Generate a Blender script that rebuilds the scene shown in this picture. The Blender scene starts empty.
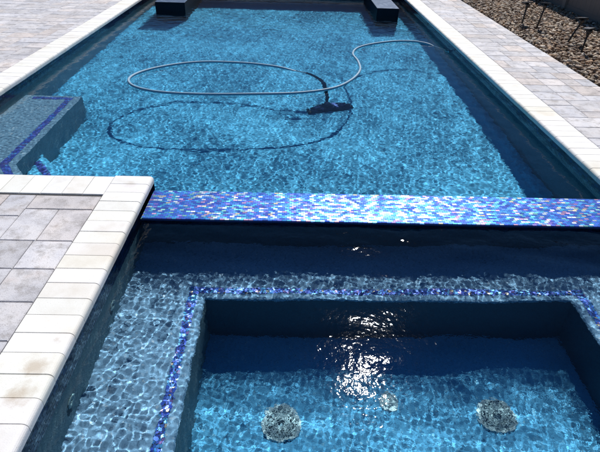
import bpy, bmesh, math, random
import numpy as np
from mathutils import Matrix, Vector
random.seed(7)
rng = np.random.default_rng(11)
SC = bpy.context.scene
C = SC.collection

# ------------------------------------------------------------------ dimensions (metres, coping top = 0)
WZ = -0.12            # water level
AZ, EL = math.radians(13.5), math.radians(48.7)
PX0, PX1 = -2.75, 2.20      # pool walls, left and right
PY0, PY1 = 2.99, 11.35      # spillway wall / far wall
SX0, SX1 = -0.92, 2.20      # spa walls
SY0, SY1 = 0.25, 2.64
CW = 0.255                  # coping width
ZF = -1.0                   # pool floor
ZB = -0.50                  # spa bench
ZS = -0.97                  # spa floor

# ------------------------------------------------------------------ helpers
def tag(o, label=None, cat=None, group=None, kind=None):
    if label: o['label'] = label
    if cat: o['category'] = cat
    if group: o['group'] = group
    if kind: o['kind'] = kind
    return o

def empty(name, loc=(0, 0, 0), rz=0.0):
    o = bpy.data.objects.new(name, None)
    o.empty_display_size = 0.1
    o.location = loc
    o.rotation_euler = (0, 0, rz)
    C.objects.link(o)
    return o

def link(name, me, mat=None, parent=None, smooth=False, wet=False):
    o = bpy.data.objects.new(name, me)
    C.objects.link(o)
    if mat: me.materials.append(mat)
    if smooth:
        me.polygons.foreach_set('use_smooth', [True] * len(me.polygons))
    if parent: o.parent = parent
    if wet:
        o.cycles.is_caustics_receiver = True
    return o

def from_bm(name, bm, mat=None, parent=None, smooth=False, wet=False):
    me = bpy.data.meshes.new(name)
    bm.normal_update()
    bm.to_mesh(me); bm.free()
    return link(name, me, mat, parent, smooth, wet)

def box(bm, x0, x1, y0, y1, z0, z1):
    v = [bm.verts.new((x, y, z)) for z in (z0, z1) for y in (y0, y1) for x in (x0, x1)]
    for f in ((0, 2, 3, 1), (4, 5, 7, 6), (0, 1, 5, 4), (2, 6, 7, 3), (0, 4, 6, 2), (1, 3, 7, 5)):
        bm.faces.new([v[i] for i in f])
    return v

def prism(bm, poly, z0, z1):
    a = [bm.verts.new((x, y, z0)) for x, y in poly]
    b = [bm.verts.new((x, y, z1)) for x, y in poly]
    n = len(poly)
    bm.faces.new(b); bm.faces.new(a[::-1])
    for i in range(n):
        j = (i + 1) % n
        bm.faces.new((a[i], a[j], b[j], b[i]))

def lathe(bm, prof, n=24, c=(0, 0, 0), M=None):
    rings = []
    for r, z in prof:
        ring = []
        for i in range(n):
            t = 2 * math.pi * i / n
            p = Vector((r * math.cos(t), r * math.sin(t), z))
            if M is not None: p = M @ p
            ring.append(bm.verts.new(p + Vector(c)))
        rings.append(ring)
    for a, b in zip(rings, rings[1:]):
        for i in range(n):
            j = (i + 1) % n
            bm.faces.new((a[i], a[j], b[j], b[i]))
    bm.faces.new(rings[0][::-1]); bm.faces.new(rings[-1])

def smooth_path(pts, step=0.01):
    P = [Vector(p) for p in pts]
    P = [P[0] * 2 - P[1]] + P + [P[-1] * 2 - P[-2]]
    out = []
    for i in range(1, len(P) - 2):
        p0, p1, p2, p3 = P[i - 1:i + 3]
        # centripetal Catmull-Rom
        t0 = 0; t1 = t0 + max((p1 - p0).length, 1e-4) ** .5
        t2 = t1 + max((p2 - p1).length, 1e-4) ** .5; t3 = t2 + max((p3 - p2).length, 1e-4) ** .5
        m = max(2, int((p2 - p1).length / step))
        for k in range(m):
            t = t1 + (t2 - t1) * k / m
            a1 = p0 * ((t1 - t) / (t1 - t0)) + p1 * ((t - t0) / (t1 - t0))
            a2 = p1 * ((t2 - t) / (t2 - t1)) + p2 * ((t - t1) / (t2 - t1))
            a3 = p2 * ((t3 - t) / (t3 - t2)) + p3 * ((t - t2) / (t3 - t2))
            b1 = a1 * ((t2 - t) / (t2 - t0)) + a2 * ((t - t0) / (t2 - t0))
            b2 = a2 * ((t3 - t) / (t3 - t1)) + a3 * ((t - t1) / (t3 - t1))
            out.append(b1 * ((t2 - t) / (t2 - t1)) + b2 * ((t - t1) / (t2 - t1)))
    out.append(P[-2])
    return out

def tube(bm, path, rad, n=10):
    """rad: function of index or number"""
    rings = []
    up = Vector((0, 0, 1))
    for i, p in enumerate(path):
        a = path[max(i - 1, 0)]; b = path[min(i + 1, len(path) - 1)]
        t = (b - a).normalized()
        s = t.cross(up)
        if s.length < 1e-3: s = Vector((1, 0, 0))
        s.normalize(); u = s.cross(t).normalized()
        r = rad(i) if callable(rad) else rad
        rings.append([bm.verts.new(p + s * (r * math.cos(2 * math.pi * k / n)) + u * (r * math.sin(2 * math.pi * k / n))) for k in range(n)])
    for a, b in zip(rings, rings[1:]):
        for k in range(n):
            j = (k + 1) % n
            bm.faces.new((a[k], b[k], b[j], a[j]))
    bm.faces.new(rings[0]); bm.faces.new(rings[-1][::-1])

# ------------------------------------------------------------------ camera (solved from the vanishing points of the photograph)
f = 500.0
CAMH = 1.6
d1 = Vector((-5 / f, 329 / f, -1)).normalized()
rho = 0.0185
dx = Vector((1, -rho, -(.01 + .658 * rho))); dx -= d1 * dx.dot(d1); dx.normalize()
dz = dx.cross(d1)
R = Matrix((dx, d1, dz))
cam = bpy.data.cameras.new('camera')
cam.sensor_width = 36; cam.lens = 36 * f / 600
cam.clip_end = 500; cam.clip_start = 0.05
co = bpy.data.objects.new('camera', cam); C.objects.link(co)
co.matrix_world = Matrix.Translation((0, 0, CAMH)) @ R.to_4x4()
SC.camera = co

# ------------------------------------------------------------------ materials
class NT:
    def __init__(s, name):
        s.m = bpy.data.materials.new(name); s.m.use_nodes = True
        s.t = s.m.node_tree; s.t.nodes.clear()
        s.out = s.n('ShaderNodeOutputMaterial')
    def n(s, typ, **kw):
        nd = s.t.nodes.new(typ)
        for k, v in kw.items():
            if k.startswith('i_'):
                key = k[2:].replace('_', ' ')
                nd.inputs[key].default_value = v
            else: setattr(nd, k, v)
        return nd
    def l(s, a, b): s.t.links.new(a, b)
    def bsdf(s, **kw):
        b = s.n('ShaderNodeBsdfPrincipled')
        for k, v in kw.items(): b.inputs[k.replace('_', ' ')].default_value = v
        s.l(b.outputs[0], s.out.inputs[0]); return b
    def coord(s, scale=(1, 1, 1)):
        g = s.n('ShaderNodeNewGeometry'); m = s.n('ShaderNodeMapping'); m.inputs['Scale'].default_value = scale
        s.l(g.outputs['Position'], m.inputs[0]); return m.outputs[0]
    def noise(s, vec, scale, detail=4, rough=.5):
        n = s.n('ShaderNodeTexNoise'); n.inputs['Scale'].default_value = scale
        n.inputs['Detail'].default_value = detail; n.inputs['Roughness'].default_value = rough
        s.l(vec, n.inputs['Vector']); return n
    def ramp(s, fac, stops, interp='LINEAR'):
        r = s.n('ShaderNodeValToRGB'); r.color_ramp.interpolation = interp
        el = r.color_ramp.elements
        while len(el) < len(stops): el.new(.5)
        for e, (p, c) in zip(el, stops):
            e.position = p; e.color = (*c, 1) if len(c) == 3 else c
        s.l(fac, r.inputs[0]); return r.outputs[0]
    def mix(s, a, b, fac, mode='MIX'):
        m = s.n('ShaderNodeMix', data_type='RGBA', blend_type=mode)
        for x, k in ((fac, 0), (a, 6), (b, 7)):
            if hasattr(x, 'is_linked'): s.l(x, m.inputs[k])
            else: m.inputs[k].default_value = (*x, 1) if isinstance(x, tuple) and len(x) == 3 else x
        return m.outputs[2]
    def bump(s, h, strength, dist, b):
        n = s.n('ShaderNodeBump'); n.inputs['Strength'].default_value = strength; n.inputs['Distance'].default_value = dist
        s.l(h, n.inputs['Height']); s.l(n.outputs[0], b.inputs['Normal'])
    def math(s, op, a, b=None, c=None):
        m = s.n('ShaderNodeMath', operation=op)
        for i, x in enumerate((a, b, c)):
            if x is None: continue
            if hasattr(x, 'is_linked'): s.l(x, m.inputs[i])
            else: m.inputs[i].default_value = x
        return m.outputs[0]

def mat_pebble(name, dark, mid, light, patch=.35, grain=170):
    """exposed pebble pool plaster: coloured grains in a blue cement"""
    t = NT(name); b = t.bsdf(Roughness=.7)
    v = t.coord()
    vo = t.n('ShaderNodeTexVoronoi'); vo.inputs['Scale'].default_value = grain; t.l(v, vo.inputs['Vector'])
    col = t.ramp(vo.outputs['Color'], [(0, dark), (.45, mid), (.8, mid), (1, light)])
    nz = t.noise(v, 2.2, 5, .6)
    col = t.mix(col, tuple(x * .62 for x in mid), t.math('MULTIPLY', t.ramp(nz.outputs[0], [(.35, (0, 0, 0)), (.7, (1, 1, 1))]), patch))
    t.l(col, b.inputs['Base Color'])
    t.bump(vo.outputs['Distance'], .4, .002, b)
    return t.m

def mat_mosaic(name, stops, w=.05, h=.027, axis='XY', metallic=.85, rough=.16, tilt=.3, grout=(.03, .05, .08), streak=(.25, .35, .6)):
    """glass mosaic in brick bond; colour and facing vary from tile to tile"""
    t = NT(name); b = t.bsdf(Metallic=metallic, Roughness=rough)
    g = t.n('ShaderNodeNewGeometry'); sp = t.n('ShaderNodeSeparateXYZ'); t.l(g.outputs['Position'], sp.inputs[0])
    U, V = sp.outputs['XYZ'.index(axis[0])], sp.outputs['XYZ'.index(axis[1])]
    rowf = t.math('DIVIDE', V, h); row = t.math('FLOOR', rowf)
    off = t.math('MULTIPLY', t.math('MODULO', t.math('ABSOLUTE', row), 2.0), .5)
    colf = t.math('ADD', t.math('DIVIDE', U, w), off); col = t.math('FLOOR', colf)
    cv = t.n('ShaderNodeCombineXYZ'); t.l(col, cv.inputs[0]); t.l(row, cv.inputs[1])
    wn = t.n('ShaderNodeTexWhiteNoise', noise_dimensions='3D'); t.l(cv.outputs[0], wn.inputs[0])
    c = t.ramp(wn.outputs['Value'], stops, 'CONSTANT')
    fx = t.math('FRACT', colf); fy = t.math('FRACT', rowf)
    # within-tile oily streaks
    nz = t.noise(t.coord((1, 1, 1)), 60, 3)
    c = t.mix(c, streak, t.math('MULTIPLY', nz.outputs[0], .35))
    ex = t.math('MULTIPLY', t.math('MINIMUM', fx, t.math('SUBTRACT', 1.0, fx)), w)
    ey = t.math('MULTIPLY', t.math('MINIMUM', fy, t.math('SUBTRACT', 1.0, fy)), h)
    e = t.math('LESS_THAN', t.math('MINIMUM', ex, ey), .0014)
    c = t.mix(c, grout, e)
    t.l(c, b.inputs['Base Color'])
    t.l(t.math('MULTIPLY', t.math('SUBTRACT', 1.0, e), metallic), b.inputs['Metallic'])
    t.l(t.math('ADD', t.math('MULTIPLY', e, .6), rough), b.inputs['Roughness'])
    # per-tile tilt of the normal
    wn2 = t.n('ShaderNodeTexWhiteNoise', noise_dimensions='4D'); wn2.inputs['W'].default_value = 3.7; t.l(cv.outputs[0], wn2.inputs[0])
    sub = t.n('ShaderNodeVectorMath', operation='SUBTRACT'); t.l(wn2.outputs['Color'], sub.inputs[0]); sub.inputs[1].default_value = (.5, .5, .5)
    sc = t.n('ShaderNodeVectorMath', operation='SCALE'); t.l(sub.outputs[0], sc.inputs[0]); sc.inputs['Scale'].default_value = tilt
    ad = t.n('ShaderNodeVectorMath', operation='ADD'); t.l(sc.outputs[0], ad.inputs[0]); t.l(g.outputs['Normal'], ad.inputs[1])
    no = t.n('ShaderNodeVectorMath', operation='NORMALIZE'); t.l(ad.outputs[0], no.inputs[0]); t.l(no.outputs[0], b.inputs['Normal'])
    return t.m

IRI = [(0, (.02, .12, .72)), (.2, (.015, .20, .82)), (.38, (.03, .32, .85)), (.50, (.05, .07, .60)), (.58, (.01, .07, .42)),
       (.65, (.06, .52, .82)), (.76, (.25, .16, .66)), (.80, (.66, .34, .55)), (.835, (.85, .72, .42)), (.865, (.30, .74, .62)), (.90, (.72, .82, .88))]
NAVY = [(0, (.006, .018, .06)), (.3, (.008, .03, .10)), (.55, (.004, .012, .04)), (.75, (.012, .05, .14)), (.92, (.02, .03, .12))]
COBALT = [(0, (.012, .04, .50)), (.3, (.015, .02, .38)), (.55, (.01, .10, .62)), (.75, (.02, .01, .25)), (.92, (.03, .25, .7))]
M_iri = mat_mosaic('iridescent_mosaic', IRI, w=.030, h=.0170, tilt=.16, rough=.30, metallic=.65, grout=(.02, .06, .2))
M_trim = mat_mosaic('iridescent_trim', [(0, (.015, .12, .85)), (.2, (.02, .20, .92)), (.4, (.01, .06, .60)), (.55, (.04, .34, .95)), (.7, (.03, .10, .85)), (.76, (.04, .45, .85)), (.90, (.35, .2, .6)), (.95, (.7, .6, .4))], w=.016, h=.016, metallic=.2, rough=.3, tilt=.3)
M_cap = mat_mosaic('slate_blue_mosaic', [(0, (.03, .06, .10)), (.3, (.05, .09, .15)), (.6, (.02, .05, .10)), (.8, (.08, .12, .18))], w=.05, h=.05, metallic=.1, rough=.35, tilt=.1)
M_cobalt = mat_mosaic('cobalt_trim', COBALT, w=.026, h=.026, metallic=.1, rough=.3, tilt=.2)
M_navyX = mat_mosaic('navy_waterline_x', NAVY, w=.05, h=.025, axis='XZ', metallic=.15, rough=.12, tilt=.08, grout=(.008, .012, .018), streak=(.006, .02, .05))
M_navyY = mat_mosaic('navy_waterline_y', NAVY, w=.05, h=.025, axis='YZ', metallic=.15, rough=.12, tilt=.08, grout=(.008, .012, .018), streak=(.006, .02, .05))
M_floor = mat_pebble('pool_plaster', (.04, .34, .66), (.09, .59, .97), (.42, .90, .99))
M_bench = mat_pebble('bench_plaster', (.09, .22, .36), (.26, .52, .78), (.74, .88, .96), .35, 130)
M_ledge = mat_pebble('ledge_plaster', (.03, .10, .18), (.17, .35, .50), (.62, .78, .86), .3, 75)  # pebble grain coarsened and contrasted to paint in the weak light ripples
M_spaf = mat_pebble('spa_floor_plaster', (.04, .26, .50), (.10, .56, .96), (.46, .88, .99))
M_wall_shade = mat_pebble('shaded_wall_plaster', (.003, .035, .065), (.008, .075, .135), (.03, .14, .22), .3)  # shade put into the plaster colour, for walls turned from the sun
M_wall_lit = mat_pebble('lit_wall_plaster', (.06, .13, .16), (.13, .25, .30), (.30, .42, .48), .3)  # same plaster brightened for the sunlit walls

def mat_coping():
    t = NT('coping_stone'); b = t.bsdf(Roughness=.78)
    v = t.coord()
    at = t.n('ShaderNodeAttribute', attribute_name='tone')
    n1 = t.noise(v, 9, 6, .62); n2 = t.noise(v, 240, 3, .6); n3 = t.noise(v, 1.7, 3)
    c = t.ramp(n1.outputs[0], [(.3, (.76, .73, .69)), (.5, (.83, .815, .79)), (.75, (.87, .86, .85))])
    c = t.mix(c, (.62, .50, .36), t.math('MULTIPLY', t.ramp(n3.outputs[0], [(.52, (0, 0, 0)), (.75, (1, 1, 1))]), .38))
    c = t.mix(c, at.outputs['Color'], 1.0, 'MULTIPLY')
    c = t.mix(c, (.42, .40, .37), t.math('MULTIPLY', t.ramp(n2.outputs[0], [(.6, (0, 0, 0)), (.72, (1, 1, 1))]), .35))
    # two rusty splash stains on the stones nearest the camera, plus faint ones elsewhere
    wob = t.n('ShaderNodeVectorMath', operation='SCALE'); t.l(t.noise(v, 16, 4, .65).outputs['Color'], wob.inputs[0]); wob.inputs['Scale'].default_value = .12
    vv = t.n('ShaderNodeVectorMath', operation='ADD'); t.l(v, vv.inputs[0]); t.l(wob.outputs[0], vv.inputs[1])
    for (sx_, sy_, sr, k) in ((-1.00, 1.37, .045, .5), (-1.01, 1.24, .05, .55), (-.98, 1.52, .02, .3), (-1.05, 2.9, .05, .2), (2.33, 4.4, .07, .15)):
        dn = t.n('ShaderNodeVectorMath', operation='DISTANCE'); t.l(vv.outputs[0], dn.inputs[0]); dn.inputs[1].default_value = (sx_ + .06, sy_ + .06, .06)
        c = t.mix(c, (.40, .28, .16), t.math('MULTIPLY', t.ramp(dn.outputs['Value'], [(sr * .35, (1, 1, 1)), (sr * 1.3, (0, 0, 0))]), k))
    pit = t.n('ShaderNodeTexVoronoi'); pit.inputs['Scale'].default_value = 95; t.l(v, pit.inputs['Vector'])
    c = t.mix(c, (.40, .36, .31), t.math('MULTIPLY', t.ramp(pit.outputs['Distance'], [(.10, (1, 1, 1)), (.2, (0, 0, 0))]), t.math('MULTIPLY', t.ramp(n1.outputs[0], [(.5, (0, 0, 0)), (.6, (1, 1, 1))]), .5)))
    t.l(c, b.inputs['Base Color']); t.bump(n2.outputs[0], .35, .002, b)
    return t.m
M_coping = mat_coping()

def mat_paver():
    t = NT('paver_stone'); b = t.bsdf(Roughness=.85)
    v = t.coord()
    at = t.n('ShaderNodeAttribute', attribute_name='tone')
    off = t.n('ShaderNodeVectorMath', operation='SCALE'); t.l(at.outputs['Color'], off.inputs[0]); off.inputs['Scale'].default_value = 40
    v2 = t.n('ShaderNodeVectorMath', operation='ADD'); t.l(v, v2.inputs[0]); t.l(off.outputs[0], v2.inputs[1])
    n1 = t.noise(v2.outputs[0], 4.5, 5, .6); n2 = t.noise(v, 160, 4, .65); n3 = t.noise(v2.outputs[0], 13, 5, .7)
    c = t.ramp(n1.outputs[0], [(.28, (.40, .385, .39)), (.45, (.60, .58, .585)), (.6, (.69, .655, .635)), (.75, (.60, .51, .46))])
    c = t.mix(c, at.outputs['Color'], .95, 'MULTIPLY')
    c = t.mix(c, (.25, .22, .20), t.math('MULTIPLY', t.ramp(n3.outputs[0], [(.48, (0, 0, 0)), (.70, (1, 1, 1))]), .7))
    c = t.mix(c, (.60, .59, .58), t.math('MULTIPLY', t.ramp(n2.outputs[0], [(.52, (0, 0, 0)), (.66, (1, 1, 1))]), .4))
    c = t.mix(c, (.13, .12, .115), t.math('MULTIPLY', t.ramp(n2.outputs[0], [(.33, (1, 1, 1)), (.44, (0, 0, 0))]), .6))
    t.l(c, b.inputs['Base Color']); t.bump(n2.outputs[0], .5, .003, b)
    return t.m
M_paver = mat_paver()

def simple(name, col, rough=.6, metallic=0, var=.2, scale=20, bump=0, spec=.5):
    t = NT(name); b = t.bsdf(Roughness=rough, Metallic=metallic); b.inputs['Specular IOR Level'].default_value = spec
    n = t.noise(t.coord(), scale, 5, .6)
    c = t.mix(tuple(x * (1 - var) for x in col), tuple(min(1, x * (1 + var)) for x in col), n.outputs[0])
    t.l(c, b.inputs['Base Color'])
    if bump: t.bump(n.outputs[0], .5, bump, b)
    return t.m
M_joint = simple('joint_sand', (.10, .095, .09), .95, 0, .3, 60)
M_soil = simple('gravel_soil', (.09, .07, .05), .95, 0, .4, 30, .01)
M_fence = simple('fence_vinyl', (.20, .175, .16), .6, 0, .08, 3)
M_post = simple('fence_post_vinyl', (.24, .215, .195), .6, 0, .08, 3)
M_hose = simple('hose_plastic', (.24, .38, .50), .6, 0, .12, 8)
M_cuff = simple('cuff_plastic', (.003, .010, .035), .8, spec=.1)
M_vac_shade = simple('vacuum_shade_plastic', (.002, .010, .05), .8, 0, .3, 15, spec=.1)  # blue plastic darkened to carry the head's own shadow side
M_vacblue = simple('vacuum_blue_plastic', (.01, .12, .55), .5, 0, .1, 15)
M_brush = simple('brush_bristle', (.02, .025, .035), .9)
M_black = simple('black_plastic', (.012, .012, .014), .5)
M_panel = NT('solar_cell'); _b = M_panel.bsdf(Roughness=.45, Metallic=.0); _b.inputs['Base Color'].default_value = (.02, .03, .06, 1); M_panel = M_panel.m
M_drain = simple('drain_plastic', (.50, .76, .84), .5, 0, .15, 40)
M_jet = simple('wall_jet_plastic', (.22, .38, .42), .6)
M_gap = simple('drain_sump', (.22, .42, .52), .8)
M_lens = simple('lamp_lens', (.05, .05, .055), .12)

def mat_gravel():
    t = NT('river_gravel'); b = t.bsdf(Roughness=.8)
    at = t.n('ShaderNodeAttribute', attribute_name='tone')
    n = t.noise(t.coord(), 55, 4, .6)
    c = t.mix(at.outputs['Color'], (.14, .10, .07), t.math('MULTIPLY', t.ramp(n.outputs[0], [(.45, (0, 0, 0)), (.7, (1, 1, 1))]), .5))
    t.l(c, b.inputs['Base Color']); t.bump(n.outputs[0], .4, .003, b)
    return t.m
M_gravel = mat_gravel()

def mat_water(name, scale, dist, stretch, rough):
    t = NT(name)
    g = t.n('ShaderNodeBsdfRefraction'); g.inputs['IOR'].default_value = 1.333; g.inputs['Roughness'].default_value = 0.0
    g.inputs['Color'].default_value = (.93, .985, 1, 1)
    gl = t.n('ShaderNodeBsdfAnisotropic'); gl.inputs['Roughness'].default_value = rough
    nz = t.noise(t.coord(stretch), scale, 2.5, .6)
    bp = t.n('ShaderNodeBump'); bp.inputs['Strength'].default_value = 1; bp.inputs['Distance'].default_value = dist
    t.l(nz.outputs[0], bp.inputs['Height'])
    for q in (g, gl): t.l(bp.outputs[0], q.inputs['Normal'])
    fr = t.n('ShaderNodeFresnel'); fr.inputs['IOR'].default_value = 1.333; t.l(bp.outputs[0], fr.inputs['Normal'])
    mx = t.n('ShaderNodeMixShader'); t.l(fr.outputs[0], mx.inputs[0]); t.l(g.outputs[0], mx.inputs[1]); t.l(gl.outputs[0], mx.inputs[2])
    t.l(mx.outputs[0], t.out.inputs[0]); return t.m
M_wspa = mat_water('spa_water', 34, .0011, (1, 1, 1), .03)
M_wpool = mat_water('pool_water', 30, .0006, (.75, 1.15, 1), .05)

# ------------------------------------------------------------------ stone setting: pavers and coping
def set_tone(me, cols):
    """cols: per-face rgb"""
    a = me.color_attributes.new('tone', 'FLOAT_COLOR', 'CORNER')
    n = len(me.loops); arr = np.ones((n, 4), dtype=np.float32)
    st = np.empty(len(me.polygons), dtype=np.int32); me.polygons.foreach_get('loop_start', st)
    tt = np.empty(len(me.polygons), dtype=np.int32); me.polygons.foreach_get('loop_total', tt)
    for s, k, c in zip(st, tt, cols): arr[s:s + k, :3] = c
    a.data.foreach_set('color', arr.ravel())

def block(V, F, T, poly_lo, poly_hi, z0, z1, bev, tone, jit):
    x0, y0 = poly_lo; x1, y1 = poly_hi
    zz = [z1 + random.uniform(-jit, jit) for _ in range(4)]
    n = len(V)
    for i, (x, y) in enumerate(((x0, y0), (x1, y0), (x1, y1), (x0, y1))): V.append((x, y, z0))
    for i, (x, y) in enumerate(((x0, y0), (x1, y0), (x1, y1), (x0, y1))): V.append((x, y, zz[i] - bev))
    for i, (x, y) in enumerate(((x0 + bev, y0 + bev), (x1 - bev, y0 + bev), (x1 - bev, y1 - bev), (x0 + bev, y1 - bev))): V.append((x, y, zz[i]))
    for k in (0, 4):
        for i in range(4):
            j = (i + 1) % 4
            F.append((n + k + i, n + k + j, n + k + 4 + j, n + k + 4 + i)); T.append(tone)
    F.append((n + 8, n + 9, n + 10, n + 11)); T.append(tone)

def paver_tone():
    r = random.random()
    g = random.uniform(.86, 1.16)
    if r < .5: c = (.98, .985, 1.03)
    elif r < .72: c = (1.0, .965, .97)
    elif r < .9: c = (.93, .95, 1.02)
    else: c = (1.02, .94, .90)
    return tuple(g * x for x in c)

def pavers(V, F, T, x0, x1, y0, y1, gap=.0035, pitch=.245):
    """courses run along x; now and then an upper and a lower stone swap heights"""
    u = pitch / 3
    y = y1
    while y > y0 + .02:
        ya, yb, yc = y, y - pitch, y - 2 * pitch
        x = x0
        while x < x1 - .005:
            seg = random.choice((.245, .37, .49, .37, .245, .165))
            xe = min(x + seg, x1)
            if x1 - xe < .06: xe = x1
            kind = random.random()
            mid = yb if kind < .72 else (yb + u if kind < .86 else yb - u)
            for top, bot in ((ya, mid), (mid, yc)):
                cuts = [x, xe]
                if xe - x > .3 and random.random() < .62:
                    cuts = [x, x + (xe - x) * random.choice((.34, .5, .5, .66)), xe]
                for a, b_ in zip(cuts, cuts[1:]):
                    yy0 = max(bot, y0)
                    if top - yy0 < .02: continue
                    block(V, F, T, (a + gap / 2, yy0 + gap / 2), (b_ - gap / 2, top - gap / 2), -.05, 0.0, .004, paver_tone(), .0012)
            x = xe
        y = yc

def mesh_from(name, V, F, T, mat, parent=None, smooth=False):
    me = bpy.data.meshes.new(name); me.from_pydata(V, [], F); me.update()
    set_tone(me, T)
    return link(name, me, mat, parent, smooth)

# patio left of the pool and left of the spa, and the strip to the right of both
V, F, T = [], [], []
pavers(V, F, T, -9.0, PX0 - CW - .003, 2.86, 17)
pavers(V, F, T, -9.0, SX0 - CW - .003, -1.6, PY0 - CW - .003 + 0.0)
o = mesh_from('patio', V, F, T, M_paver); tag(o, 'grey and pinkish stone paver patio along the left side of pool and spa', kind='structure')
V, F, T = [], [], []
pavers(V, F, T, PX1 + CW + .003, 3.285, -1.6, 17, pitch=.235)
pavers(V, F, T, PX0 - CW, PX1 + CW, PY1 + CW + .003, 17)
o = mesh_from('pavement', V, F, T, M_paver); tag(o, 'narrow paver walkway between the right pool coping and the gravel', kind='structure')
bm = bmesh.new()
box(bm, -9.0, SX0 - .08, -1.6, PY0 - .08, -.30, -.009)
box(bm, -9.0, PX0 - .08, PY0 - .07, 17, -.30, -.009)
box(bm, PX1 + .08, 3.275, -1.6, 17, -.30, -.009)
box(bm, PX0 - .07, PX1 + .07, PY1 + .08, 17, -.30, -.009)
o = from_bm('paver_bedding', bm, M_joint); tag(o, 'dark sand joints under the patio pavers', kind='structure')
bm = bmesh.new()
# the surrounding ground, a sheet to the horizon with the pool's hole left open
B = 300
for q in (((-B, -B), (B, -B), (B, -1.6), (-B, -1.6)), ((-B, 17), (B, 17), (B, B), (-B, B)), ((-B, -1.6), (-9, -1.6), (-9, 17), (-B, 17)), ((3.27, -1.6), (B, -1.6), (B, 17), (3.27, 17))):
    bm.faces.new([bm.verts.new((x, y, -.05)) for x, y in q])
o = from_bm('ground', bm, M_soil); tag(o, 'brown soil under and beyond the gravel bed', kind='structure')

def coping_run(parent, axis, fixed, sgn, a, b, pitch=.118, miter=None, name='coping', zt=0.0):
    """row of bullnose stones. axis 'y': stones follow y, the pool edge is at x=fixed, stone body extends to fixed+sgn*CW"""
    V, F, T = [], [], []
    th = .052; r = .024
    prof = [(CW, -th), (CW, -.003), (CW - .003, 0)]
    prof += [(r - r * math.sin(t), -r + r * math.cos(t)) for t in [i * math.pi / 2 / 5 for i in range(6)]]
    prof += [(0.0, -th + .006), (.006, -th)]
    n = max(1, round((b - a) / pitch)); p = (b - a) / n
    gp = .0022
    for i in range(n):
        s0, s1 = a + i * p + gp / 2, a + (i + 1) * p - gp / 2
        dz_ = random.uniform(-.0009, .0009); g = random.uniform(.93, 1.05); tn = (g, g * random.uniform(.975, 1.0), g * random.uniform(.93, 1.0))
        base = len(V); m = len(prof)
        ch = .0013
        for s, inset in ((s0, ch), (s0 + ch, 0), (s1 - ch, 0), (s1, ch)):
            for (d, z) in prof:
                dd, zz = d, z + dz_ - (inset if z > -.02 else 0)
                X = fixed + sgn * dd
                V.append((X, s, zz + zt) if axis == 'y' else (s, X, zz + zt))
        for k in range(3):
            for j in range(m):
                j2 = (j + 1) % m
                F.append((base + k * m + j, base + k * m + j2, base + (k + 1) * m + j2, base + (k + 1) * m + j)); T.append(tn)
        F.append(tuple(base + j for j in range(m))); T.append(tn)
        F.append(tuple(base + 3 * m + j for j in range(m))); T.append(tn)
    o = mesh_from(name, V, F, T, M_coping, parent)
    bm = bmesh.new(); bm.from_mesh(o.data); bmesh.ops.recalc_face_normals(bm, faces=bm.faces); bm.to_mesh(o.data); bm.free()
    return o

pool = empty('swimming_pool', (0, 7, ZF)); tag(pool, 'long rectangular blue swimming pool beyond the spa, with cream bullnose coping', 'swimming pool')
spa = empty('spa', (.6, 1.6, ZS)); tag(spa, 'square sunken spa in the foreground with submerged bench and two drain covers', 'spa')
def par(o, p):
    o.parent = p; o.matrix_parent_inverse = Matrix.Translation(p.location).inverted(); return o

par(coping_run(None, 'y', PX0, -1, PY0 - CW, PY1 + CW), pool)
par(coping_run(None, 'y', PX1, 1, 2.81, PY1 + CW), pool)
par(coping_run(None, 'x', PY1, 1, PX0 + .003, PX1 - .003), pool)
par(coping_run(None, 'x', PY0 + .02, -1, PX0 - 1.5 if False else PX0 + .0, SX0 - CW - .0, pitch=.128), pool)
par(coping_run(None, 'y', SX0, -1, SY0 - CW, PY0 + .02, pitch=.112), spa)
par(coping_run(None, 'y', SX1, 1, SY0 - CW, 2.807), spa)
par(coping_run(None, 'x', SY0, -1, SX0 + .003, SX1 - .003), spa)

# ------------------------------------------------------------------ pool shell
def quad_part(name, quads, mat, parent):
    bm = bmesh.new()
    for q in quads: bm.faces.new([bm.verts.new(p) for p in q])
    return par(from_bm(name, bm, mat, None, wet=True), parent)

def wall_profile(name, prof, axis, a, b, mat, parent):
    """extrude (offset, z) profile along an axis"""
    bm = bmesh.new()
    A = [bm.verts.new((d, a, z) if axis == 'y' else (a, d, z)) for d, z in prof]
    Bv = [bm.verts.new((d, b, z) if axis == 'y' else (b, d, z)) for d, z in prof]
    for i in range(len(prof) - 1):
        bm.faces.new((A[i], A[i + 1], Bv[i + 1], Bv[i]))
    o = par(from_bm(name, bm, mat, None, smooth=True, wet=True), parent)
    if len(prof) > 4:
        o.data.materials.append(M_floor)
        for i, p in enumerate(o.data.polygons):
            if i >= 3: p.material_index = 1
    return o

def cove(w, s, r, zt, zf):
    """from the tile band straight down, then a round cove into the floor. s=+1: pool lies on the +side"""
    p = [(w, zt), (w, zf + r)]
    p += [(w + s * (r - r * math.cos(t)), zf + r - r * math.sin(t) + .001) for t in [i * math.pi / 2 / 8 for i in range(1, 9)]]
    return p
OV = .022   # coping overhang over the wall
TB = -.215  # lower edge of the waterline tile
xl, xr, yf = PX0 - OV, PX1 + OV, PY1 + OV
quad_part('floor', [((xl, PY0, ZF), (xr, PY0, ZF), (xr, yf, ZF), (xl, yf, ZF))], M_floor, pool)
wall_profile('wall', cove(xl, 1, .05, TB, ZF), 'y', PY0 - .1, yf, M_wall_lit, pool)
wall_profile('wall', cove(xr, -1, .26, TB, ZF), 'y', PY0 - .0, yf, M_wall_shade, pool)
wall_profile('wall', cove(yf, -1, .16, TB, ZF), 'x', xl, xr, M_wall_shade, pool)
wall_profile('wall', cove(PY0 + .012, 1, .10, TB, ZF), 'x', xl, SX0, M_wall_shade, pool)
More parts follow.
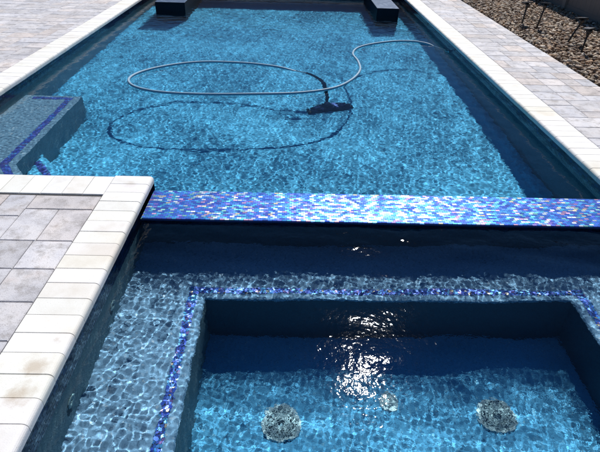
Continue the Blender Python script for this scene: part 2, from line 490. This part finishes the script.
def band(name, axis, at, a, b, mat, parent, zt=-.05, zb=TB):
    if axis == 'y': q = [(at, a, zb), (at, b, zb), (at, b, zt), (at, a, zt)]
    else: q = [(a, at, zb), (b, at, zb), (b, at, zt), (a, at, zt)]
    return quad_part(name, [q], mat, parent)
band('waterline_tile', 'y', xl, PY0, yf, M_navyY, pool)
band('waterline_tile', 'y', xr, PY0, yf, M_navyY, pool)
band('waterline_tile', 'x', yf, xl, xr, M_navyX, pool)
band('waterline_tile', 'x', PY0 + .012, xl, SX0, M_navyX, pool)

# bench along the left wall, widening into entry steps beside the spa deck
def step(name, poly, z, trim, parent, mtop=M_ledge, mat_side=M_wall_lit):
    bm = bmesh.new(); prism(bm, poly, ZF - .01, z)
    o = from_bm(name, bm, mtop, None, wet=True); par(o, parent)
    o.data.materials.append(mat_side)
    for p in o.data.polygons:
        if abs(p.normal.z) < .5: p.material_index = 1
    for line in trim:
        bm = bmesh.new(); w = .03
        L = [Vector((*p, 0)) for p in line]
        offs = []
        for i, p in enumerate(L):
            a = (L[i] - L[i - 1]).normalized() if i else None
            b = (L[i + 1] - L[i]).normalized() if i < len(L) - 1 else None
            t = ((a or b) + (b or a)).normalized(); nrm = Vector((-t.y, t.x, 0))
            k = 1 / max(.5, nrm.dot(Vector((-(a or b).y, (a or b).x, 0))))
            offs.append((p + nrm * w * k, p - nrm * w * k))
        vs = [(bm.verts.new((q[0].x, q[0].y, z + .004)), bm.verts.new((q[1].x, q[1].y, z + .004))) for q in offs]
        for a, b in zip(vs, vs[1:]): bm.faces.new((a[0], b[0], b[1], a[1]))
        bmesh.ops.recalc_face_normals(bm, faces=bm.faces)
        tr = from_bm('trim_tile', bm, M_cobalt if parent is pool else M_trim, None, wet=True)
        if tr.data.polygons[0].normal.z < 0: tr.data.flip_normals()
        tr.parent = o; tr.matrix_parent_inverse = (Matrix.Translation(parent.location)).inverted() if False else Matrix.Identity(4)
    return o
b1 = step('bench', [(xl, 5.14), (xl, PY0 + .019), (-1.72, PY0 + .019), (-2.17, 3.60), (-2.19, 5.14)], -.39,
     [[(xl + .1, 5.07), (-2.29, 5.07), (-2.265, 3.60), (-1.86, PY0 + .03)]], pool)
b2 = step('step', [(-2.18, 4.04), (-2.16, 3.60), (-1.715, PY0 + .021), (-1.32, PY0 + .021)], -.69,
     [[(-2.17, 3.90), (-1.45, PY0 + .03)]], pool, M_floor, M_floor)
M_pier = simple('shaded_pier_plaster', (.004, .012, .022), .7, 0, .3, 12, spec=.2)  # near-black so the colour carries the shade on the pier sides
def pier(x0, x1):
    bm = bmesh.new(); box(bm, x0, x1, 9.49, yf - .007, ZF - .01, -.002)
    o = from_bm('raised_pier', bm, M_pier, None, wet=True); par(o, pool); o.data.materials.append(M_pier); o.data.materials.append(M_cap)
    for p in o.data.polygons:
        if abs(p.normal.x) > .5: p.material_index = 1
        if p.normal.z > .5: p.material_index = 2
    return o
pier(1.49, 1.88)
pier(-2.42, -1.90)

# ------------------------------------------------------------------ spillway wall between pool and spa
sw = empty('spillway_wall', (.6, 2.81, ZF)); tag(sw, 'low wall between spa and pool topped with glittering iridescent blue mosaic', 'spillway wall')
YF = SY1 + .062     # wall face set back under the mosaic slab so sun reaches the bench
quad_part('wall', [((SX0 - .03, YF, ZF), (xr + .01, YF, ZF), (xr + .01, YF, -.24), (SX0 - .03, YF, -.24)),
                   ((SX0 - .03, PY0, ZF), (SX0 - .03, PY0, -.105), (xr + .01, PY0, -.105), (xr + .01, PY0, ZF))], M_wall_shade, sw)
bm = bmesh.new(); v = box(bm, SX0 - .005, xr - .006, SY1 - .004, PY0 + .004, -.113, -.098)
bmesh.ops.bevel(bm, geom=[e for e in bm.edges if e.verts[0].co.z > -.1 and e.verts[1].co.z > -.1], offset=.004, segments=2, affect='EDGES')
par(from_bm('mosaic_top', bm, M_iri, None, wet=True), sw)
quad_part('face_tile', [((SX0 - .03, YF, -.24), (xr + .01, YF, -.24), (xr + .01, YF, -.105), (SX0 - .03, YF, -.105))], M_navyX, sw)

# ------------------------------------------------------------------ spa shell
sxl, sxr, syn = SX0 - OV, SX1 + OV, SY0 - OV
WX0, WX1, WY0, WY1 = -.475, 1.665, .72, 2.185     # the deep well inside the bench
quad_part('floor', [((WX0 - .02, WY0 - .02, ZS), (WX1 + .02, WY0 - .02, ZS), (WX1 + .02, WY1 + .02, ZS), (WX0 - .02, WY1 + .02, ZS))], M_spaf, spa)
wall_profile('wall', [(sxl, TB), (sxl, ZB - .02)], 'y', syn, YF, M_wall_lit, spa)
wall_profile('wall', [(sxr, TB), (sxr, ZB - .02)], 'y', syn, YF, M_wall_shade, spa)
wall_profile('wall', [(syn, TB), (syn, ZB - .02)], 'x', sxl, sxr, M_wall_lit, spa)
band('waterline_tile', 'y', sxl, syn, YF, M_navyY, spa)
band('waterline_tile', 'y', sxr, syn, YF, M_navyY, spa)
band('waterline_tile', 'x', syn, sxl, sxr, M_navyX, spa)
# bench: a ring around the well
bm = bmesh.new()
outer = [(sxl, syn), (sxr, syn), (sxr, YF + .003), (sxl, YF + .003)]
inner = [(WX0, WY0), (WX1, WY0), (WX1, WY1), (WX0, WY1)]
r = .02
def ring(pts, z): return [bm.verts.new((x, y, z)) for x, y in pts]
def inset(pts, d): return [(x + (d if i in (0, 3) else -d), y + (d if i in (0, 1) else -d)) for i, (x, y) in enumerate(pts)]
seq = [ring(outer, ZB), ring(inset(inner, -r), ZB), ring(inset(inner, -r * .3), ZB - r * .3), ring(inner, ZB - r)]
nb = len(seq)
seq.append(ring(inner, ZS - .01))
for a, b in zip(seq, seq[1:]):
    for i in range(4):
        j = (i + 1) % 4
        bm.faces.new((a[i], a[j], b[j], b[i]))
bmesh.ops.recalc_face_normals(bm, faces=bm.faces)
bo = from_bm('bench', bm, M_bench, None, wet=True)
bo.data.materials.append(M_wall_shade); bo.data.materials.append(M_wall_lit)
if sum(p.normal.z for p in bo.data.polygons) < 0: bo.data.flip_normals()
for p in bo.data.polygons:
    if abs(p.normal.z) < .3: p.material_index = 2 if p.center.x < WX0 + .05 else 1  # lit plaster tone on the left face, shaded tone elsewhere
par(bo, spa)
# mosaic trim line set in the bench top
tw, dd = .048, .048
bm = bmesh.new()
ti = inset(inner, -dd); to = inset(inner, -dd - tw)
a, b = ring(to, ZB + .004), ring(ti, ZB + .004)
for i in range(4):
    j = (i + 1) % 4
    bm.faces.new((a[i], a[j], b[j], b[i]))
tr = from_bm('trim_tile', bm, M_trim, None, wet=True); tr.parent = bo

# drain covers on the spa floor
def drain(x, y, rz, k):
    bm = bmesh.new()
    lathe(bm, [(.104, 0), (.106, .006), (.100, .014), (.092, .014), (.090, .006), (.02, .005)], 40)
    for i in range(20):                          # radial bars, broken by rings into a mesh of slots
        t = 2 * math.pi * (i + .5) / 20
        M = Matrix.Rotation(t, 4, 'Z')
        vs = box(bm, .018, .094, -.0024, .0024, .006, .012)
        for q in vs:
            rr = q.co.x; q.co.z += .014 * (1 - (rr / .1) ** 2); q.co = M @ q.co
    for rr in (.024, .040, .056, .072, .086):
        zz = .010 + .014 * (1 - (rr / .1) ** 2)
        path = [Vector((rr * math.cos(2 * math.pi * i / 40), rr * math.sin(2 * math.pi * i / 40), zz)) for i in range(41)]
        tube(bm, path, .0026, 6)
    o = from_bm('drain_cover', bm, M_drain, None, True, wet=True)
    o.location = (x, y, ZS + .001); o.rotation_euler = (0, 0, rz)
    par(o, spa)
    bm = bmesh.new(); lathe(bm, [(.088, .006), (.088, .0075)], 40)
    s = from_bm('sump', bm, M_gap, o, wet=True)
    return o
d1_ = drain(-.02, 1.615, .1, 0); d2_ = drain(1.12, 1.655, .35, 1)
d1_['label'] = 'round slotted drain cover on the left of the spa floor'
d2_['label'] = 'round slotted drain cover on the right of the spa floor'
bm = bmesh.new()
lathe(bm, [(.05, 0), (.05, .006), (.044, .010), (.036, .010), (.034, .003), (.026, .003), (.024, .012), (.014, .014), (.012, .004)], 32)
o = from_bm('floor_jet', bm, M_drain, None, True, wet=True); o.location = (.56, 1.74, ZS + .001); par(o, spa)
# wall jets under the coping side of the spa (one shows as a pale blob on the left wall)
bm = bmesh.new()
Mj = Matrix.Rotation(math.pi / 2, 3, 'Y')
lathe(bm, [(.036, 0), (.036, .003), (.030, .005), (.016, .004), (.014, .001)], 28, M=Mj)
o = from_bm('wall_jet', bm, M_jet, None, True, wet=True); o.location = (sxl + .001, 1.42, -.36); par(o, spa)
o = link('wall_jet', o.data); o.cycles.is_caustics_receiver = True; o.location = (sxl + .001, 2.02, -.36); par(o, spa)

# ------------------------------------------------------------------ water: heightfields of many short waves
def water(name, x0, x1, y0, y1, res, waves, seed, mat, amp_fn=None):
    g = np.random.default_rng(seed)
    nx, ny = int((x1 - x0) / res) + 1, int((y1 - y0) / res) + 1
    X, Y = np.meshgrid(np.linspace(x0, x1, nx), np.linspace(y0, y1, ny))
    Z = np.zeros_like(X)
    Zs = np.zeros_like(X)     # longer swell, left alone by amp_fn
    for (lam0, lam1, n, slope, th0, spread) in waves:
        for i in range(n):
            lam = lam0 * (lam1 / lam0) ** g.random(); k = 2 * math.pi / lam
            th = th0 + (g.random() - .5) * spread; ph = g.random() * 2 * math.pi
            a = slope / k * math.sqrt(2.0 / n) * (.6 + .8 * g.random())
            (Zs if lam0 > .15 else Z).__iadd__(a * np.sin(k * (X * math.cos(th) + Y * math.sin(th)) + ph))
    if amp_fn is not None: Z *= amp_fn(X, Y)
    if name == 'spa_water': Zs *= 1 + .9 * np.clip((Y - 2.0) / .4, 0, 1)
    Z += Zs
    co_ = np.stack([X, Y, Z + WZ], -1).reshape(-1, 3).astype(np.float32)
    idx = np.arange(nx * ny).reshape(ny, nx)
    q = np.stack([idx[:-1, :-1], idx[:-1, 1:], idx[1:, 1:], idx[1:, :-1]], -1).reshape(-1, 4).astype(np.int32)
    me = bpy.data.meshes.new(name)
    me.vertices.add(len(co_)); me.vertices.foreach_set('co', co_.ravel())
    me.loops.add(q.size); me.loops.foreach_set('vertex_index', q.ravel())
    me.polygons.add(len(q)); me.polygons.foreach_set('loop_start', np.arange(0, q.size, 4, dtype=np.int32))
    me.polygons.foreach_set('use_smooth', np.ones(len(q), dtype=bool))
    me.update(calc_edges=True)
    o = link(name, me, mat)
    o.cycles.is_caustics_caster = True
    return o
TAU = 2 * math.pi
def patchy(X, Y):
    # gusts: the ripples come and go over half a metre or so
    g = np.random.default_rng(4); q = np.zeros_like(X)
    for i in range(14):
        k = TAU / (.5 + 1.6 * g.random()); th = TAU * g.random()
        q += np.sin(k * (X * math.cos(th) + Y * math.sin(th)) + TAU * g.random())
    return np.clip(.92 + .045 * q, .7, 1.1)
def calm(X, Y):
    # the short ripples die down over the deep well, away from the walls
    sx = np.clip((X + .62) / .3, 0, 1) * np.clip((1.85 - X) / .3, 0, 1); sy = np.clip((2.32 - Y) / .35, 0, 1)
    sy = np.clip((2.44 - Y) / .2, 0, 1); lively = 1 + .7 * np.clip((Y - 2.40) / .12, 0, 1)
    return (1 - .62 * sx * sy) * lively * (.55 + .45 * patchy(X * 1.6, Y * 1.6))
ws = water('spa_water', sxl - .03, sxr + .34, syn - .03, PY0 - .012, .0040,  # sheet continues unseen inside the walls so refracted sun reaches the bench
      [(.027, .046, 60, .0225, 0, TAU), (.06, .13, 24, .022, 0, TAU), (.17, .34, 12, .023, math.pi / 2, .8), (.4, .9, 8, .006, 0, TAU)], 5, M_wspa, calm)
tag(ws, 'rippling clear water filling the spa', kind='structure')
wp = water('pool_water', xl - .03, xr + .3, PY0 + .006, yf + .45, .0080,  # unseen margins behind the walls, added for the refracted sunlight
      [(.030, .060, 60, .018, 0, TAU), (.10, .15, 26, .013, 0, TAU), (.2, .4, 16, .012, 0, TAU), (.8, 1.8, 10, .005, 0, TAU)], 9, M_wpool, patchy)
tag(wp, 'rippling blue water filling the long pool', kind='structure')

# ------------------------------------------------------------------ vacuum hose floating on the pool and vacuum head on the floor
HZ = WZ + .016
hp = [(.43, 5.62, -.90), (.42, 5.65, -.80), (.41, 5.72, -.62), (.36, 5.83, -.38), (.20, 5.93, -.19), (-.06, 6.00, HZ - .01),
      (-.36, 6.12, HZ), (-.76, 6.19, HZ), (-1.14, 6.16, HZ), (-1.49, 5.96, HZ), (-1.72, 5.68, HZ), (-1.77, 5.44, HZ), (-1.67, 5.22, HZ), (-1.42, 5.06, HZ), (-1.0, 5.00, HZ),
      (-.42, 5.04, HZ), (.09, 5.12, HZ), (.45, 5.30, HZ), (.66, 5.58, HZ), (.81, 5.98, HZ), (.83, 6.38, HZ),
      (.80, 6.74, HZ), (.90, 7.06, HZ), (1.17, 7.33, HZ), (1.56, 7.52, HZ), (1.83, 7.49, HZ), (2.00, 7.37, HZ - .02), (2.13, 7.29, HZ - .12), (2.215, 7.26, -.30)]
path = smooth_path(hp, .007)
bm = bmesh.new()
tube(bm, path, lambda i: .0130 + (.0018 if i % 2 else 0), 9)
hose = from_bm('vacuum_hose', bm, M_hose, None, True, wet=True)
tag(hose, 'pale ribbed vacuum hose floating in loops on the pool water', 'hose')
# dark joining cuffs on the hose
for frac in (.012,):
    i = int(len(path) * frac); seg = path[max(i - 6, 0):i + 7]
    bm = bmesh.new(); tube(bm, seg, .0205, 12)
    from_bm('cuff', bm, M_cuff, hose, True, wet=True)
i0 = min(range(len(path)), key=lambda i: (path[i] - Vector((.16, 5.945, -.17))).length)
bm = bmesh.new(); tube(bm, path[:i0], .0235, 12)
from_bm('leader_section', bm, M_cuff, hose, True, wet=True)
# suction port on the right wall the hose runs to
bm = bmesh.new(); lathe(bm, [(.055, 0), (.055, .010), (.045, .016), (.026, .018), (.024, .045), (.02, .045)], 28, M=Matrix.Rotation(-math.pi / 2, 3, 'Y'))
o = from_bm('suction_port', bm, M_drain, None, True, wet=True); o.location = (xr - .001, 7.26, -.30); par(o, pool)

vh = empty('pool_vacuum_head', (.44, 5.58, ZF), math.radians(20)); tag(vh, 'shade-darkened blue triangular pool vacuum head resting on the pool floor', 'pool vacuum')
bm = bmesh.new()
prism(bm, [(-.235, -.095), (-.05, -.06), (.05, -.06), (.235, -.095), (.25, -.02), (.22, .045), (.07, .10), (-.07, .10), (-.22, .045), (-.25, -.02)], .022, .085)
bmesh.ops.bevel(bm, geom=[e for e in bm.edges], offset=.01, segments=2, affect='EDGES')
for s in (-1, 1):
    box(bm, s * .16 - .045, s * .16 + .045, -.05, .03, .084, .115)
o = from_bm('body', bm, M_vac_shade, vh, False, wet=True)
bm = bmesh.new()
for y0_, y1_ in ((-.07, -.055), (.015, .03)): box(bm, -.21, .21, y0_, y1_, .002, .021)
from_bm('brush', bm, M_brush, vh, wet=True)
for sx in (-1, 1):
    for sy in (-.048, .028):
        bm = bmesh.new(); lathe(bm, [(.012, -.014), (.026, -.014), (.030, -.008), (.030, .008), (.026, .014), (.012, .014)], 20, M=Matrix.Rotation(math.pi / 2, 3, 'Y'))
        o = from_bm('wheel', bm, M_black, vh, True, wet=True); o.location = (sx * .262, sy, .031)
bm = bmesh.new(); lathe(bm, [(.055, .08), (.055, .10), (.044, .112), (.036, .165), (.03, .165)], 22)
o = from_bm('swivel_neck', bm, M_vac_shade, vh, True, wet=True); o.location = (-.01, .03, 0)
bm = bmesh.new()
tube(bm, smooth_path([(-.07, -.01, .07), (-.06, -.03, .12), (0, -.05, .145), (.06, -.03, .12), (.07, -.01, .07)], .012), .010, 8)
from_bm('handle', bm, M_vac_shade, vh, True, wet=True)

bm = bmesh.new(); prism(bm, [(.03, -.045), (.15, -.05), (.19, .02), (.06, .075), (.02, .03)], .0855, .104)
bmesh.ops.bevel(bm, geom=[e for e in bm.edges], offset=.006, segments=2, affect='EDGES')
from_bm('lit_patch', bm, M_vacblue, vh, False, wet=True)  # brighter blue piece added to stand for the lit part of the head

# ------------------------------------------------------------------ gravel bed
def pebbles(name, x0, x1, y0, y1, n, smin, smax, seed):
    g = np.random.default_rng(seed)
    bm = bmesh.new(); bmesh.ops.create_icosphere(bm, subdivisions=2, radius=1)
    v0 = np.array([v.co[:] for v in bm.verts]); f0 = np.array([[v.index for v in f.verts] for f in bm.faces]); bm.free()
    nv, nf = len(v0), len(f0)
    size = smin + (smax - smin) * g.random(n) ** 1.6
    S = np.stack([size * (.8 + .6 * g.random(n)), size * (.6 + .4 * g.random(n)), size * (.38 + .3 * g.random(n))], -1)
    shapes = []
    for i in range(12):
        d = v0.copy()
        for _ in range(7):
            a = g.normal(size=3); a /= np.linalg.norm(a); h = .55 + .3 * g.random()
            t = d @ a; d = d - np.outer(np.maximum(t - h, 0) * .85, a)
        d *= 1 + .06 * g.normal(size=(nv, 1)); shapes.append(d)
    P = np.stack([x0 + (x1 - x0) * g.random(n), y0 + (y1 - y0) * g.random(n), g.random(n) * .055 - .050], -1)
    ang = g.random(n) * TAU; tilt = (g.random(n) - .5) * .9; tilt2 = (g.random(n) - .5) * .9
    out = np.empty((n, nv, 3), dtype=np.float32)
    for i in range(n):
        p = shapes[i % 12] * S[i]
        ca, sa = math.cos(ang[i]), math.sin(ang[i]); ct, st = math.cos(tilt[i]), math.sin(tilt[i]); cu, su = math.cos(tilt2[i]), math.sin(tilt2[i])
        Rz = np.array([[ca, -sa, 0], [sa, ca, 0], [0, 0, 1]]); Rx = np.array([[1, 0, 0], [0, ct, -st], [0, st, ct]]); Ry = np.array([[cu, 0, su], [0, 1, 0], [-su, 0, cu]])
        out[i] = p @ (Rz @ Rx @ Ry).T + P[i]
    # pebbles stay on their own side of the paver edge
    faces = (f0[None] + (np.arange(n) * nv)[:, None, None]).reshape(-1, 3).astype(np.int32)
    me = bpy.data.meshes.new(name)
    me.vertices.add(n * nv); me.vertices.foreach_set('co', out.ravel())
    me.loops.add(faces.size); me.loops.foreach_set('vertex_index', faces.ravel())
    me.polygons.add(len(faces)); me.polygons.foreach_set('loop_start', np.arange(0, faces.size, 3, dtype=np.int32))
    me.update(calc_edges=True)
    pal = np.array([(.44, .33, .22), (.34, .22, .14), (.55, .45, .34), (.22, .14, .09), (.38, .29, .22), (.64, .55, .45), (.17, .12, .09), (.42, .26, .15), (.28, .22, .18)])
    c = pal[g.integers(0, len(pal), n)] * (.70 + .55 * g.random((n, 1)))
    ca_ = me.color_attributes.new('tone', 'FLOAT_COLOR', 'POINT')
    arr = np.ones((n, nv, 4), dtype=np.float32); arr[:, :, :3] = c[:, None]; ca_.data.foreach_set('color', arr.ravel())
    o = link(name, me, M_gravel)
    return o
gr = pebbles('gravel', 3.31, 5.25, 1.2, 13.2, 24000, .016, .040, 3)
tag(gr, 'tan and brown river gravel bed between the walkway and the fence', 'gravel', kind='stuff')

# ------------------------------------------------------------------ fence behind the gravel
def fence(name, x0, y0, x1, y1, label, pitch=1.9, hgt=1.8):
    L = math.hypot(x1 - x0, y1 - y0); rz = math.atan2(y1 - y0, x1 - x0)
    fe = empty(name, (x0, y0, -.05), rz); tag(fe, label, 'fence')
    n = round(L / pitch); p = L / n
    for i in range(n):
        bm = bmesh.new()
        box(bm, i * p + .06, (i + 1) * p - .06, -.02, .02, .05, .14); box(bm, i * p + .06, (i + 1) * p - .06, -.02, .02, hgt - .12, hgt - .02)
        m = 11; bw = (p - .12) / m
        for k in range(m): box(bm, i * p + .06 + k * bw + .002, i * p + .06 + (k + 1) * bw - .002, -.011, .011, .14, hgt - .12)
        from_bm('panel', bm, M_fence, fe)
    for i in range(n + 1):
        bm = bmesh.new(); box(bm, i * p - .057, i * p + .057, -.057, .057, 0, hgt + .03)
        prism(bm, [(i * p - .065, -.065), (i * p + .065, -.065), (i * p + .065, .065), (i * p - .065, .065)], hgt + .031, hgt + .05)
        from_bm('post', bm, M_post, fe)
    return fe
fence('side_fence', 4.875, .6, 5.2, 17.4, 'shaded taupe panel fence standing behind the gravel bed')
fence('back_fence', -9.0, 17.3, 5.1, 17.3, 'taupe panel fence across the far end of the yard')

# ------------------------------------------------------------------ solar stake lights in the gravel
def stake_light(name, x, y, h, lean, yaw, head_tilt, label):
    t = empty(name, (x, y, -.03), yaw); tag(t, label, 'garden light', 'solar stake lights in the gravel bed')
    ax = Matrix.Rotation(lean, 3, 'Y')
    bm = bmesh.new()
    tube(bm, [ax @ Vector((0, 0, z)) for z in (-.02, .03, h * .6, h)], lambda i: (.005, .013, .012, .011)[i], 8)
    from_bm('stake', bm, M_black, t, True)
    top = ax @ Vector((0, 0, h))
    bm = bmesh.new(); lathe(bm, [(.018, -.03), (.022, 0), (.016, .02)], 14, c=top)
    from_bm('bracket', bm, M_black, t, True)
    Mh = Matrix.Rotation(head_tilt, 3, 'X')
    bm = bmesh.new()
    pr = [(.012, -.035), (.022, -.026), (.026, .012), (.025, .036), (.021, .038), (.020, .030)]
    lathe(bm, pr, 20, c=top + Vector((0, 0, .03)), M=Mh @ Matrix.Rotation(math.pi / 2, 3, 'X'))
    hd = from_bm('lamp_head', bm, M_black, t, True)
    bm = bmesh.new(); lathe(bm, [(.019, .031), (.019, .034)], 20, c=top + Vector((0, 0, .03)), M=Mh @ Matrix.Rotation(math.pi / 2, 3, 'X'))
    from_bm('lens', bm, M_lens, hd)
    bm = bmesh.new(); vs = box(bm, -.072, .072, -.05, .05, -.008, .008)
    Mp = Matrix.Rotation(-.12, 3, 'X')
    for v in vs: v.co = Mp @ v.co + top + Vector((0, .01, .058))
    pn = from_bm('solar_panel', bm, M_black, t)
    bm = bmesh.new(); vs = box(bm, -.064, .064, -.042, .042, .0082, .0098)
    for v in vs: v.co = Mp @ v.co + top + Vector((0, .01, .058))
    from_bm('solar_cell', bm, M_panel, pn)
stake_light('garden_light', 3.66, 8.42, .29, .04, .2, .2, 'upright solar stake light nearest the walkway at the far gravel')
stake_light('garden_light', 3.80, 8.18, .33, .12, -.5, .5, 'solar stake light leaning slightly right of the far upright one')
stake_light('garden_light', 3.86, 7.26, .31, .38, .1, .3, 'strongly leaning solar stake light in the middle of the gravel')
stake_light('garden_light', 3.80, 6.72, .26, .08, .6, .2, 'short upright solar stake light closest to the camera')

# ------------------------------------------------------------------ daylight
w = bpy.data.worlds.new('World'); SC.world = w; w.use_nodes = True
nt = w.node_tree; bg = nt.nodes['Background']
sky = nt.nodes.new('ShaderNodeTexSky'); sky.sky_type = 'NISHITA'; sky.sun_disc = False
sky.sun_elevation = EL; sky.sun_rotation = AZ; sky.air_density = 1.0; sky.dust_density = .1; sky.ozone_density = 1.5
tint = nt.nodes.new('ShaderNodeMix'); tint.data_type = 'RGBA'; tint.blend_type = 'MULTIPLY'; tint.inputs[0].default_value = 1
tint.inputs[7].default_value = (.50, .80, 1.08, 1)
nt.links.new(sky.outputs[0], tint.inputs[6]); nt.links.new(tint.outputs[2], bg.inputs[0]); bg.inputs[1].default_value = .05
sd = bpy.data.lights.new('sun', 'SUN'); sd.energy = 5.0; sd.angle = math.radians(.53); sd.color = (1, .985, .96)
sd.cycles.is_caustics_light = True
so = bpy.data.objects.new('sun', sd); C.objects.link(so)
S = Vector((math.sin(AZ) * math.cos(EL), math.cos(AZ) * math.cos(EL), math.sin(EL)))
so.rotation_euler = S.to_track_quat('Z', 'Y').to_euler(); so.location = (2, 8, 9)

SC.view_settings.view_transform = 'Standard'; SC.view_settings.look = 'None'; SC.view_settings.exposure = 0
cy = SC.cycles
cy.max_bounces = 8; cy.transmission_bounces = 6; cy.diffuse_bounces = 2; cy.glossy_bounces = 4
cy.blur_glossy = 0.0
cy.caustics_reflective = False; cy.caustics_refractive = True
cy.sample_clamp_indirect = 6.0
cy.use_denoising = True
